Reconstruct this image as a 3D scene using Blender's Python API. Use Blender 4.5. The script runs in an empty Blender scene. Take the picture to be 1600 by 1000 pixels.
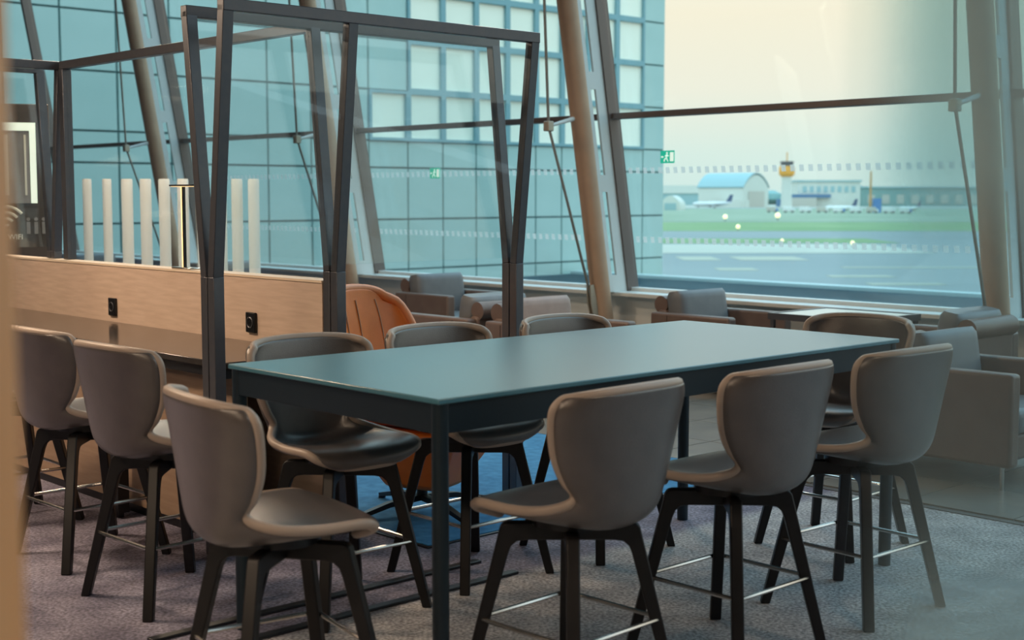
import bpy, bmesh, math, random
from mathutils import Vector, Matrix
random.seed(7)
S = bpy.context.scene
C = S.collection
PI = math.pi

# ------------------------------------------------------------------ camera
PHI = math.radians(43.0)                 # the lounge grid is turned 43 degrees to the view
CP, SP = math.cos(PHI), math.sin(PHI)
cam = bpy.data.cameras.new('camera')
cam.sensor_width = 36.0
cam.lens = 36.0 * 2140 / 1600
cam.clip_end = 6000
cam.dof.use_dof = True
cam.dof.focus_distance = 6.8
cam.dof.aperture_fstop = 3.0
co = bpy.data.objects.new('camera', cam)
co.location = (0, 0, 1.62)
co.rotation_euler = (math.radians(90) - math.atan(195 / 2140), 0, 0)
C.objects.link(co)
S.camera = co

# ------------------------------------------------------------------ sky
w = bpy.data.worlds.new('sky'); S.world = w; w.use_nodes = True
nt = w.node_tree; nt.nodes.clear()
tc = nt.nodes.new('ShaderNodeTexCoord'); sx = nt.nodes.new('ShaderNodeSeparateXYZ')
rp = nt.nodes.new('ShaderNodeValToRGB'); bg = nt.nodes.new('ShaderNodeBackground'); ow = nt.nodes.new('ShaderNodeOutputWorld')
nt.links.new(tc.outputs['Generated'], sx.inputs[0]); nt.links.new(sx.outputs['Z'], rp.inputs[0])
nt.links.new(rp.outputs[0], bg.inputs[0]); nt.links.new(bg.outputs[0], ow.inputs[0])
el = rp.color_ramp.elements
el[0].position = 0.0; el[0].color = (.66, .82, .78, 1)
el[1].position = 1.0; el[1].color = (1.15, 1.98, 2.5, 1)
for pos, c in ((.03, (.72, .84, .77, 1)), (.075, (.90, .86, .73, 1)), (.13, (.97, .87, .69, 1)), (.24, (1.02, 1.12, 1.08, 1)), (.5, (1.02, 1.52, 1.78, 1))):
    e = el.new(pos); e.color = c
bg.inputs[1].default_value = 1.12

vs = S.view_settings
vs.view_transform = 'Standard'; vs.look = 'None'; vs.exposure = 0.0; vs.gamma = 1.0; vs.use_curve_mapping = False

# ------------------------------------------------------------------ materials
def new_mat(name):
    m = bpy.data.materials.new(name); m.use_nodes = True
    return m, m.node_tree, m.node_tree.nodes['Principled BSDF']

def mat(name, col, rough=.5, metal=0.0, col2=None, scale=8.0, bump=0.0, bscale=80.0, spec=.5, coat=0.0, stretch=None, detail=4.0):
    m, t, b = new_mat(name)
    b.inputs['Base Color'].default_value = (*col, 1)
    b.inputs['Roughness'].default_value = rough
    b.inputs['Metallic'].default_value = metal
    b.inputs['Specular IOR Level'].default_value = spec
    b.inputs['Coat Weight'].default_value = coat; b.inputs['Coat Roughness'].default_value = .30
    n = t.nodes
    if col2 is not None or bump:
        tcn = n.new('ShaderNodeTexCoord'); mp = n.new('ShaderNodeMapping')
        t.links.new(tcn.outputs['Object'], mp.inputs[0])
        if stretch: mp.inputs['Scale'].default_value = stretch
    if col2 is not None:
        nz = n.new('ShaderNodeTexNoise'); nz.inputs['Scale'].default_value = scale; nz.inputs['Detail'].default_value = detail
        t.links.new(mp.outputs[0], nz.inputs['Vector'])
        r = n.new('ShaderNodeValToRGB')
        r.color_ramp.elements[0].position = .35; r.color_ramp.elements[0].color = (*col, 1)
        r.color_ramp.elements[1].position = .68; r.color_ramp.elements[1].color = (*col2, 1)
        t.links.new(nz.outputs['Fac'], r.inputs[0]); t.links.new(r.outputs[0], b.inputs['Base Color'])
    if bump:
        nb = n.new('ShaderNodeTexNoise'); nb.inputs['Scale'].default_value = bscale; nb.inputs['Detail'].default_value = 3
        t.links.new(mp.outputs[0], nb.inputs['Vector'])
        bp = n.new('ShaderNodeBump'); bp.inputs['Strength'].default_value = bump; bp.inputs['Distance'].default_value = .01
        t.links.new(nb.outputs['Fac'], bp.inputs['Height']); t.links.new(bp.outputs[0], b.inputs['Normal'])
    return m

def glass(name, tint, refl=.08, rough=0.0, rcol=(1, 1, 1)):
    m = bpy.data.materials.new(name); m.use_nodes = True
    t = m.node_tree; t.nodes.clear()
    o = t.nodes.new('ShaderNodeOutputMaterial'); tr = t.nodes.new('ShaderNodeBsdfTransparent'); gl = t.nodes.new('ShaderNodeBsdfGlossy')
    mx = t.nodes.new('ShaderNodeMixShader')
    tr.inputs[0].default_value = (*tint, 1); gl.inputs['Roughness'].default_value = rough; gl.inputs[0].default_value = (*rcol, 1)
    mx.inputs[0].default_value = refl
    t.links.new(tr.outputs[0], mx.inputs[1]); t.links.new(gl.outputs[0], mx.inputs[2]); t.links.new(mx.outputs[0], o.inputs[0])
    return m

def emit(name, col, strength):
    m, t, b = new_mat(name)
    b.inputs['Base Color'].default_value = (*col, 1)
    b.inputs['Emission Color'].default_value = (*col, 1); b.inputs['Emission Strength'].default_value = strength
    return m

M = {}
M['leather'] = mat('taupe leather', (.078, .066, .062), .34, spec=.8, coat=.4, col2=(.095, .080, .075), scale=14, bump=.12, bscale=220)
M['lit_leather_edge'] = mat('lit leather edge', (.40, .32, .265), .42, bump=.1, bscale=220)  # window light along the rims put into this paler colour
M['black_wood'] = mat('black stained wood', (.009, .009, .011), .42, spec=.35, col2=(.014, .013, .014), scale=20, stretch=(1, 1, .1))
M['chrome'] = mat('brushed steel', (.62, .6, .57), .25, 1.0)
M['black_metal'] = mat('black metal', (.012, .013, .016), .35, .3)
M['table'] = mat('blue black laminate', (.050, .195, .265), .34, spec=.9, col2=(.055, .205, .275), scale=60, coat=.3)
M['table_frame'] = mat('blue black steel', (.010, .024, .036), .38, .2)
M['wood'] = mat('pale oak veneer', (.56, .42, .325), .48, col2=(.65, .50, .40), scale=5.5, bump=.05, bscale=30, stretch=(3, .9, 9), detail=8)
M['wood_dark'] = mat('brown oak veneer', (.30, .20, .135), .5, col2=(.36, .25, .17), scale=5, stretch=(3, .9, 9), detail=8)
M['counter'] = mat('dark polished stone', (.035, .030, .028), .14, col2=(.05, .042, .038), scale=3, spec=.6)
M['frame'] = mat('bronze grey steel', (.088, .094, .112), .34, .45, col2=(.10, .102, .115), scale=30)
M['carpet'] = None
M['tile'] = mat('grey stone tile', (.20, .21, .20), .22, col2=(.26, .26, .24), scale=3, spec=.5)
M['grout'] = mat('tile joint', (.10, .10, .10), .8)
M['trim'] = mat('dark floor strip', (.02, .024, .03), .4, .3)
M['rug'] = mat('blue wool rug', (.035, .20, .42), .9, col2=(.06, .28, .54), scale=18, bump=.5, bscale=300)
M['grey_leather'] = mat('grey brown leather', (.155, .108, .09), .4, col2=(.175, .125, .105), scale=9, bump=.1, bscale=160)
M['cushion'] = mat('cool lit leather', (.155, .17, .19), .42, col2=(.18, .195, .21), scale=9, bump=.12, bscale=140)  # cool window light put into the cushion colour
M['warm_lit_cushion'] = mat('warm lit leather', (.33, .25, .225), .45, col2=(.38, .29, .26), scale=9, bump=.12, bscale=140)  # lighter leather, warm room light put into its rose tint
M['orange'] = mat('orange leather', (.70, .18, .022), .4, col2=(.76, .21, .03), scale=10, bump=.1, bscale=180)
M['orange_edge'] = mat('orange piping', (.72, .26, .10), .4)
M['white'] = mat('white lacquer', (.90, .92, .89), .4, col2=(.92, .93, .90), scale=5)
M['white_top'] = mat('white laminate', (.72, .78, .75), .25, col2=(.76, .8, .77), scale=5)
M['bronze'] = mat('bronze painted steel', (.46, .30, .20), .4, 0, col2=(.50, .33, .22), scale=6)
M['fin'] = mat('pale grey steel', (.68, .74, .74), .4, 0)
M['mullion'] = mat('dark aluminium', (.17, .14, .13), .35, .3)
M['cable'] = mat('stainless cable', (.30, .29, .26), .35, .7)
M['clamp'] = mat('cast steel', (.45, .40, .32), .45, .4)
M['window'] = glass('window glass', (.955, .985, .98), .035)
M['screen_glass'] = glass('screen glass', (.965, .985, .985), .03)
M['dot'] = None
M['clad'] = mat('teal grey cladding', (.41, .58, .55), .45, col2=(.45, .62, .59), scale=.8)
M['clad_joint'] = mat('cladding joint', (.09, .19, .21), .6)
M['win_frame'] = mat('teal grey frame', (.20, .38, .42), .45)
M['pane'] = mat('sky toned glazing', (.90, .95, .82), .12, col2=(.97, .97, .84), scale=.45, spec=.8, stretch=(2.2, 2.2, .35))  # sky reflection and its pale streaks put into the pane colour
M['wall'] = mat('warm plaster', (.34, .29, .26), .8, col2=(.37, .32, .29), scale=2)
M['ceiling'] = mat('ceiling plaster', (.34, .35, .36), .85, col2=(.37, .38, .39), scale=2)
M['sill'] = mat('white sill', (.70, .73, .71), .4, col2=(.74, .76, .74), scale=4)
M['roof'] = mat('dark roof membrane', (.016, .040, .052), .9, spec=.1, col2=(.032, .072, .088), scale=.35, stretch=(1, .3, 1))
M['roof_rim'] = mat('pale parapet', (.50, .62, .62), .5)
M['apron'] = mat('apron concrete', (.16, .21, .215), .6, col2=(.20, .25, .25), scale=.02)
M['concrete'] = mat('pale concrete', (.42, .42, .35), .7, col2=(.47, .47, .40), scale=.02)
M['grass'] = mat('airfield grass', (.16, .27, .115), .9, col2=(.23, .33, .16), scale=.03)
M['grass2'] = mat('pale airfield grass', (.24, .31, .21), .9, col2=(.30, .36, .26), scale=.03)
M['bld_white'] = mat('pale hangar wall', (.66, .68, .62), .7)  # distance haze put into the pale far building colours
M['bld_teal'] = mat('teal hangar roof', (.33, .50, .52), .6)
M['bld_beige'] = mat('beige wall', (.55, .52, .46), .7)
M['bld_blue'] = mat('blue band', (.10, .20, .34), .5)
M['tower_orange'] = mat('orange tower cab', (.80, .36, .05), .5)
M['tower_dark'] = mat('dark tower roof', (.12, .12, .13), .5)
M['tree'] = mat('far trees', (.22, .38, .37), .9, col2=(.28, .44, .42), scale=.05)  # distance haze put into the pale tree colour
M['plane'] = mat('white aircraft paint', (.78, .80, .78), .35)
M['plane_tail'] = mat('navy aircraft tail', (.10, .14, .24), .4)
M['orange_paint'] = mat('orange crane paint', (.62, .34, .14), .5)
M['blue_paint'] = mat('blue paint', (.09, .25, .55), .5)
M['lamp_glow'] = emit('apron lamp', (1.0, .84, .45), 1.3)
M['green'] = emit('green sign reflection', (.01, .40, .27), .8)  # glow stands in for a mirrored sign
M['sign_white'] = emit('white symbol reflection', (.75, .95, .85), .7)
M['post_wood'] = mat('orange brown wood', (.93, .40, .15), .5, col2=(.96, .45, .18), scale=4, stretch=(6, 6, .5), detail=6)
M['totem'] = mat('charcoal panel', (.045, .042, .042), .4)
M['print_white'] = mat('printed white', (.62, .66, .60), .6)
M['print_grey'] = mat('printed grey', (.20, .21, .22), .6)
M['lamp_warm'] = emit('warm diffuser', (1.0, .72, .42), 6.0)
M['led'] = emit('warm led strip', (1.0, .66, .30), 1.3)
M['yellow_paint'] = mat('yellow line paint', (.36, .37, .29), .6)

def carpet_mat():
    m, t, b = new_mat('mottled carpet'); n = t.nodes
    tcn = n.new('ShaderNodeTexCoord')
    big = n.new('ShaderNodeTexNoise'); big.inputs['Scale'].default_value = .55; big.inputs['Detail'].default_value = 3
    med = n.new('ShaderNodeTexNoise'); med.inputs['Scale'].default_value = 5.0; med.inputs['Detail'].default_value = 6
    fin = n.new('ShaderNodeTexNoise'); fin.inputs['Scale'].default_value = 70; fin.inputs['Detail'].default_value = 2
    for q in (big, med, fin): t.links.new(tcn.outputs['Object'], q.inputs['Vector'])
    # violet runner on the left, taupe carpet on the right: the join follows the floor grid
    mp = n.new('ShaderNodeMapping'); mp.inputs['Rotation'].default_value = (0, 0, -PHI)
    t.links.new(tcn.outputs['Object'], mp.inputs[0])
    sp = n.new('ShaderNodeSeparateXYZ'); t.links.new(mp.outputs[0], sp.inputs[0])
    mr = n.new('ShaderNodeMapRange'); mr.inputs['From Min'].default_value = 4.15; mr.inputs['From Max'].default_value = 4.25
    t.links.new(sp.outputs['Y'], mr.inputs['Value'])
    def ramp(a, bb, src):
        r = n.new('ShaderNodeValToRGB'); r.color_ramp.elements[0].position = .36; r.color_ramp.elements[1].position = .66
        r.color_ramp.elements[0].color = (*a, 1); r.color_ramp.elements[1].color = (*bb, 1)
        t.links.new(src.outputs['Fac'], r.inputs[0]); return r
    vi = ramp((.145, .135, .19), (.27, .255, .325), med)
    ta = ramp((.34, .335, .345), (.50, .49, .49), med)
    mx = n.new('ShaderNodeMix'); mx.data_type = 'RGBA'
    t.links.new(mr.outputs[0], mx.inputs[0]); t.links.new(ta.outputs[0], mx.inputs[6]); t.links.new(vi.outputs[0], mx.inputs[7])
    f2 = ramp((.50, .50, .51), (1.32, 1.32, 1.34), fin)
    mm = n.new('ShaderNodeMix'); mm.data_type = 'RGBA'; mm.blend_type = 'MULTIPLY'; mm.inputs[0].default_value = 1
    t.links.new(mx.outputs[2], mm.inputs[6]); t.links.new(f2.outputs[0], mm.inputs[7])
    t.links.new(mm.outputs[2], b.inputs['Base Color'])
    b.inputs['Roughness'].default_value = .85
    bp = n.new('ShaderNodeBump'); bp.inputs['Strength'].default_value = .5; bp.inputs['Distance'].default_value = .006
    t.links.new(fin.outputs['Fac'], bp.inputs['Height']); t.links.new(bp.outputs[0], b.inputs['Normal'])
    return m
M['carpet'] = carpet_mat()
def dot_mat():
    m = bpy.data.materials.new('white window film'); m.use_nodes = True; t = m.node_tree; n = t.nodes; n.clear()
    o = n.new('ShaderNodeOutputMaterial'); tr = n.new('ShaderNodeBsdfTransparent'); df = n.new('ShaderNodeBsdfDiffuse'); tl_ = n.new('ShaderNodeBsdfTranslucent')
    a = n.new('ShaderNodeMixShader'); b = n.new('ShaderNodeMixShader')
    df.inputs[0].default_value = tl_.inputs[0].default_value = (.88, .92, .90, 1)
    a.inputs[0].default_value = .6; b.inputs[0].default_value = .82
    t.links.new(df.outputs[0], a.inputs[1]); t.links.new(tl_.outputs[0], a.inputs[2])
    t.links.new(tr.outputs[0], b.inputs[1]); t.links.new(a.outputs[0], b.inputs[2]); t.links.new(b.outputs[0], o.inputs[0])
    return m
M['dot'] = dot_mat()
def tube_mat():
    m, t, b = new_mat('frosted white acrylic'); n = t.nodes
    b.inputs['Base Color'].default_value = (.92, .93, .90, 1); b.inputs['Roughness'].default_value = .45
    tl_ = n.new('ShaderNodeBsdfTranslucent'); tl_.inputs[0].default_value = (.95, .97, .95, 1); mx = n.new('ShaderNodeMixShader'); mx.inputs[0].default_value = .5
    o = [q for q in n if q.type == 'OUTPUT_MATERIAL'][0]
    t.links.new(b.outputs[0], mx.inputs[1]); t.links.new(tl_.outputs[0], mx.inputs[2]); t.links.new(mx.outputs[0], o.inputs[0])
    return m
M['tube'] = tube_mat()

# ------------------------------------------------------------------ mesh helpers
def W(p, r, z=0.0):
    "lounge grid (p along the long table, r across it) to world"
    return Vector((p * CP - r * SP, p * SP + r * CP, z))

class MB:
    def __init__(s): s.v = []; s.f = []
    def add(s, vs, fs):
        o = len(s.v); s.v += [tuple(v) for v in vs]; s.f += [tuple(i + o for i in f) for f in fs]; return s
    def box(s, x0, x1, y0, y1, z0, z1, m=None):
        vs = [Vector((x, y, z)) for z in (z0, z1) for y in (y0, y1) for x in (x0, x1)]
        if m is not None: vs = [m @ v for v in vs]
        return s.add(vs, [(0, 2, 3, 1), (4, 5, 7, 6), (0, 1, 5, 4), (2, 6, 7, 3), (0, 4, 6, 2), (1, 3, 7, 5)])
    def hexa(s, b, t):
        return s.add(list(b) + list(t), [(3, 2, 1, 0), (4, 5, 6, 7), (0, 1, 5, 4), (1, 2, 6, 5), (2, 3, 7, 6), (3, 0, 4, 7)])
    def cyl(s, a, b, r0, r1=None, n=16):
        r1 = r0 if r1 is None else r1
        return s.tube([a, b], [r0, r1], n)
    def tube(s, path, r, n=10, closed=False):
        path = [Vector(p) for p in path]; k = len(path)
        rr = r if isinstance(r, (list, tuple)) else [r] * k
        vs = []; up = None
        for i, p in enumerate(path):
            if closed: d = path[(i + 1) % k] - path[i - 1]
            else: d = path[min(i + 1, k - 1)] - path[max(i - 1, 0)]
            d.normalize()
            if up is None:
                up = Vector((0, 0, 1)) if abs(d.z) < .9 else Vector((1, 0, 0))
            u = (up - d * up.dot(d)); u.normalize(); q = d.cross(u); up = u
            for j in range(n):
                a = 2 * PI * j / n
                vs.append(p + (u * math.cos(a) + q * math.sin(a)) * rr[i])
        fs = []
        m = k if closed else k - 1
        for i in range(m):
            for j in range(n):
                a = i * n + j; b = i * n + (j + 1) % n; c = ((i + 1) % k) * n + (j + 1) % n; d = ((i + 1) % k) * n + j
                fs.append((a, b, c, d))
        if not closed:
            fs.append(tuple(reversed(range(n)))); fs.append(tuple((k - 1) * n + j for j in range(n)))
        return s.add(vs, fs)
    def sweep(s, path, sec, side):
        "rectangular section (half width along side, half height) swept along a planar path"
        path = [Vector(p) for p in path]; k = len(path); side = Vector(side).normalized(); vs = []
        for i, p in enumerate(path):
            d = (path[min(i + 1, k - 1)] - path[max(i - 1, 0)]).normalized()
            up = d.cross(side).normalized(); a, b = sec[i]
            vs += [p - side * a - up * b, p + side * a - up * b, p + side * a + up * b, p - side * a + up * b]
        fs = [(3, 2, 1, 0), tuple((k - 1) * 4 + j for j in range(4))]
        for i in range(k - 1):
            for j in range(4):
                fs.append((i * 4 + j, i * 4 + (j + 1) % 4, i * 4 + 4 + (j + 1) % 4, i * 4 + 4 + j))
        return s.add(vs, fs)
    def prism(s, poly, z0, z1):
        n = len(poly)
        vs = [(x, y, z0) for x, y in poly] + [(x, y, z1) for x, y in poly]
        return s.add(vs, [tuple(reversed(range(n))), tuple(range(n, 2 * n))] + [(i, (i + 1) % n, n + (i + 1) % n, n + i) for i in range(n)])
    def lathe(s, prof, n=24, axis=(0, 0)):
        vs = []; k = len(prof)
        for r, z in prof:
            for j in range(n):
                a = 2 * PI * j / n; vs.append((axis[0] + r * math.cos(a), axis[1] + r * math.sin(a), z))
        fs = [(i * n + j, i * n + (j + 1) % n, (i + 1) * n + (j + 1) % n, (i + 1) * n + j) for i in range(k - 1) for j in range(n)]
        fs += [tuple(reversed(range(n))), tuple((k - 1) * n + j for j in range(n))]
        return s.add(vs, fs)
    def mesh(s, name, m, smooth=30):
        me = bpy.data.meshes.new(name); me.from_pydata(s.v, [], s.f)
        bm = bmesh.new(); bm.from_mesh(me); bmesh.ops.recalc_face_normals(bm, faces=bm.faces); bm.to_mesh(me); bm.free()
        if smooth:
            me.shade_smooth(); me.set_sharp_from_angle(angle=math.radians(smooth))
        me.materials.append(M[m] if isinstance(m, str) else m)
        return me
    def build(s, name, m, parent=None, bevel=0, seg=2, sub=0, smooth=35):
        o = bpy.data.objects.new(name, s.mesh(name, m, smooth)); C.objects.link(o)
        if parent is not None: o.parent = parent
        if bevel:
            b = o.modifiers.new('bevel', 'BEVEL'); b.width = bevel; b.segments = seg; b.limit_method = 'ANGLE'
        if sub:
            b = o.modifiers.new('sub', 'SUBSURF'); b.levels = sub; b.render_levels = sub
        return o

def tag(o, label=None, cat=None, group=None, kind=None):
    if label: o['label'] = label
    if cat: o['category'] = cat
    if group: o['group'] = group
    if kind: o['kind'] = kind
    return o
def thing(name, loc, rz, label, cat, group=None):
    o = bpy.data.objects.new(name, None); C.objects.link(o); o.empty_display_size = .1
    o.location = loc; o.rotation_euler = (0, 0, rz)
    return tag(o, label, cat, group)
def grid_thing(name, p, r, z, label, cat, group=None, rot=0.0):
    return thing(name, W(p, r, z), PHI + rot, label, cat, group)
def link_mesh(name, me, parent, loc=(0, 0, 0), rz=0.0):
    o = bpy.data.objects.new(name, me); C.objects.link(o); o.parent = parent; o.location = loc; o.rotation_euler = (0, 0, rz); return o
def copy_tree(o, parent=None):
    c = o.copy(); C.objects.link(c); c.parent = parent
    for ch in list(o.children): copy_tree(ch, c)
    return c
def struct(name, mb, m, parent=None, **k):
    o = mb.build(name, m, parent, **k)
    if parent is None: o['kind'] = 'structure'
    return o
GM = Matrix.Rotation(PHI, 4, 'Z')
def gbox(mb, p0, p1, r0, r1, z0, z1): return mb.box(p0, p1, r0, r1, z0, z1, GM)
def at_px(x, y, z):
    "point on the horizontal plane z seen in the direction of a photo pixel (used once to survey positions on the ground)"
    th = math.atan(195 / 2140); c, s = math.cos(th), math.sin(th)
    v = Vector((0, c, -s)) + Vector((1, 0, 0)) * (x - 800) / 2140 + Vector((0, s, c)) * (500 - y) / 2140
    t = (z - 1.62) / v.z
    return Vector((0, 0, 1.62)) + v * t

# ================================================================== SETTING
struct('floor', gbox(MB(), -7, 10.0, -7, 24, -.25, 0), 'carpet')
struct('ceiling', gbox(MB(), -7, 8.75, -7, 24, 7.5, 7.7), 'ceiling')
struct('wall_back', gbox(MB(), -7.2, -7, -7, 24, 0, 7.5), 'wall')
struct('wall_right', gbox(MB(), -7, 9.0, -7.2, -7, 0, 7.5), 'wall')
struct('wall_left', gbox(MB(), -7, 9.0, 24, 24.2, 0, 7.5), 'wall')
# low wall under the leaning window and its white ledge
struct('wall_window', gbox(MB(), 9.80, 10.0, -7, 24, 0, .66), 'sill')
struct('trim_1', gbox(MB(), 9.62, 10.06, -7, 24, .66, .70), 'sill', bevel=.008)

# tiled floor beside the window: every tile a piece of its own
tf = struct('floor_tiled', gbox(MB(), 6.35, 9.79, 1.9, 12.6, .0005, .004), 'grout')
tile_me = MB().box(-.296, .296, -.296, .296, 0, .008, None).mesh('tile', 'tile', 0)
for i in range(5):
    for j in range(17):
        if 6.65 + i * .6 < 9.5:
            o = link_mesh('tile', tile_me, tf, W(6.70 + i * .6, 2.3 + j * .6, .004), PHI)

# ---- leaning window: columns every 4 m, a rail at 2.36 m, panes between mullions
LEAN = .175
PG = 10.02                                 # p of the glass at floor level
def glp(z, off=0.0): return PG + off - LEAN * z
COLR = [.9, 4.9, 8.9, 12.9, 16.9, 20.9, 24.0]
dot_me = MB().add([(0, -.023, -.028), (0, .023, -.028), (-LEAN * .056, .023, .028), (-LEAN * .056, -.023, .028)], [(0, 1, 2, 3)]).mesh('marker_square', 'dot', 0)
wn = 0
for i in range(len(COLR) - 1):
    r0, r1 = COLR[i] + .05, COLR[i + 1] - .05
    for z0, z1 in ((.70, 2.335), (2.385, 7.5)):
        wn += 1
        b = MB().hexa([W(glp(z0), r0, z0), W(glp(z0), r1, z0), W(glp(z0, .02), r1, z0), W(glp(z0, .02), r0, z0)],
                      [W(glp(z1), r0, z1), W(glp(z1), r1, z1), W(glp(z1, .02), r1, z1), W(glp(z1, .02), r0, z1)])
        pane = struct('window_%d' % wn, b, 'window', smooth=0)
        if z0 < 1 and 0 < i < 4:
            for zz in (1.85, 1.20):
                k = 0
                rr = r0 + .12
                while rr < r1 - .08:
                    if i > 1 or rr > 5.0:
                        link_mesh('marker_square', dot_me, pane, W(glp(zz) - .002, rr, zz), PHI)
                    rr += .092
# rails, head and mullions
for k, (z, h, d) in enumerate(((2.36, .028, .06), (.715, .02, .05), (7.46, .03, .06))):
    struct('trim_%d' % (2 + k), MB().hexa([W(glp(z) - d, .9, z - h), W(glp(z) - d, 24, z - h), W(glp(z) + .05, 24, z - h), W(glp(z) + .05, .9, z - h)],
                                      [W(glp(z) - d, .9, z + h), W(glp(z) - d, 24, z + h), W(glp(z) + .05, 24, z + h), W(glp(z) + .05, .9, z + h)]), 'sill' if k == 1 else 'mullion', bevel=.006)
for k, r in enumerate(COLR):
    b = MB()
    for (a, c) in ((-.032, -.008), (.008, .032)):
        b.hexa([W(glp(.7, -.09), r + a, .7), W(glp(.7, -.09), r + c, .7), W(glp(.7, .06), r + c, .7), W(glp(.7, .06), r + a, .7)],
               [W(glp(7.5, -.09), r + a, 7.5), W(glp(7.5, -.09), r + c, 7.5), W(glp(7.5, .06), r + c, 7.5), W(glp(7.5, .06), r + a, 7.5)])
    b.hexa([W(glp(.7, -.06), r - .012, .7), W(glp(.7, -.06), r + .012, .7), W(glp(.7, .04), r + .012, .7), W(glp(.7, .04), r - .012, .7)],
           [W(glp(7.5, -.06), r - .012, 7.5), W(glp(7.5, -.06), r + .012, 7.5), W(glp(7.5, .04), r + .012, 7.5), W(glp(7.5, .04), r - .012, 7.5)])
    struct('trim_%d' % (6 + k), b, 'mullion')

def column(r, label):
    t = grid_thing('steel_column', 9.53, r, 0, label, 'column', 'leaning columns along the window')
    def q(p, z, y=0): return Vector((p - 9.53, y, z))
    base = lambda z: 9.57 - LEAN * z
    MB().cyl(q(base(0), 0), q(base(7.5), 7.5), .095, n=20).build('tube', 'bronze', t)
    MB().lathe([(.17, 0), (.17, .03), (.12, .05)], 20, (.03, 0)).build('base_plate', 'bronze', t)
    # slotted fin between the tube and the glass
    f = MB(); z = .75
    p0 = lambda z: base(z) + .09
    p1 = lambda z: glp(z) - .09
    def quad(za, zb, u0, u1):
        P = lambda u, z, y: q(p0(z) + (p1(z) - p0(z)) * u, z, y)
        f.hexa([P(u0, za, -.012), P(u1, za, -.012), P(u1, za, .012), P(u0, za, .012)], [P(u0, zb, -.012), P(u1, zb, -.012), P(u1, zb, .012), P(u0, zb, .012)])
    quad(.70, 7.4, 0, .30); quad(.70, 7.4, .55, 1)
    zz = .70
    while zz < 7.2:
        quad(zz, zz + .16, .30, .55); zz += .95
    f.build('slotted_fin', 'fin', t)
    # tie cable held off the column by a strut
    pk = q(base(2.28) - .42, 2.24)
    top = q(base(5.2) - .06, 5.2); bot = q(base(.62) - .13, .62)
    MB().tube([top, pk, bot], .013, 8).build('cable', 'cable', t)
    MB().tube([q(base(2.33) - .05, 2.33), pk], [.022, .014], 8).build('strut', 'fin', t)
    MB().box(-.035, .035, -.035, .035, -.045, .045, Matrix.Translation(pk)).build('cable_clamp', 'clamp', t, bevel=.008)
    e = q(base(.25) - .10, .25)
    fk = MB()
    for s in (-.022, .022):
        fk.sweep([bot + Vector((-.03, s, .16)), bot + Vector((0, s, 0)), e + Vector((.02, s, 0))], [(.006, .022), (.006, .04), (.006, .05)], (0, 1, 0))
    fk.build('cable_fork', 'clamp', t)
    MB().box(-.06, .12, -.012, .012, -.18, .16, Matrix.Translation(e)).build('anchor_plate', 'bronze', t)
    return t
column(4.9, 'bronze leaning column at the right edge behind the brown armchair')
column(8.9, 'bronze leaning column beside the open sky and the tarmac view')
column(12.9, 'bronze leaning column seen behind the middle of the glass screens')
column(16.9, 'bronze leaning column above the white tubes on the left')

# ================================================================== OUTSIDE
GZ = -6.0
struct('ground', MB().box(-900, 2600, 25, 4200, GZ - .5, GZ), 'apron')
def band(name, y0, y1, x0, x1, m, z):
    # straight strips of the airfield running across the view, given by their real distance
    d = lambda y: 7.62 * 2140 / (y - 305)
    o = struct(name, MB().hexa([Vector((x0, d(y1), GZ)), Vector((x1, d(y1) * 1.02, GZ)), Vector((x1, d(y0) * 1.02, GZ)), Vector((x0, d(y0), GZ))],
                           [Vector((x0, d(y1), GZ + z)), Vector((x1, d(y1) * 1.02, GZ + z)), Vector((x1, d(y0) * 1.02, GZ + z)), Vector((x0, d(y0), GZ + z))]), m)
    return o
band('airfield_grass', 347, 361, -300, 900, 'grass', .05)
band('airfield_verge', 326, 346, -600, 1400, 'grass2', .05)
band('airfield_kerb_grass', 374, 381, -200, 62, 'grass', .05)
band('airfield_taxiway', 383, 397, -200, 56, 'concrete', .05)
band('airfield_far_taxiway', 312, 325, -900, 2200, 'concrete', .05)
ml = struct('airfield_marking', MB(), 'yellow_paint')
mk = MB()
for x, y, wd, dp in ((1090, 404, 2.2, 9), (1200, 404, 4, 9), (1345, 432, 3, 2.6), (1415, 444, 3.2, 2.4), (1150, 421, 2, 4), (1450, 418, 9, 2)):
    c = at_px(x, y, GZ); mk.box(c.x - wd, c.x + wd, c.y - dp / 2, c.y + dp / 2, GZ, GZ + .04)
ml.data = mk.mesh('airfield_marking', 'yellow_paint')

# lower roof outside the window and its rim
struct('roof_terrace', gbox(MB(), 10.06, 26.4, -14, 26.0, -.8, -.5), 'roof')
struct('roof_parapet', gbox(MB(), 26.4, 26.8, -14, 26.0, -.9, -.42), 'roof_rim')
rv = thing('roof_duct', W(19.5, 15.0, -.5), PHI, 'low flat dark duct on the roof outside the window', 'duct')
MB().box(-.9, .9, -5, 5, .06, .34).build('casing', 'roof', rv, bevel=.03)
for k in range(6): MB().box(-.7, .7, -4.6 + k * 1.8, -4.4 + k * 1.8, 0, .06).build('skid', 'roof_rim', rv)

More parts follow.
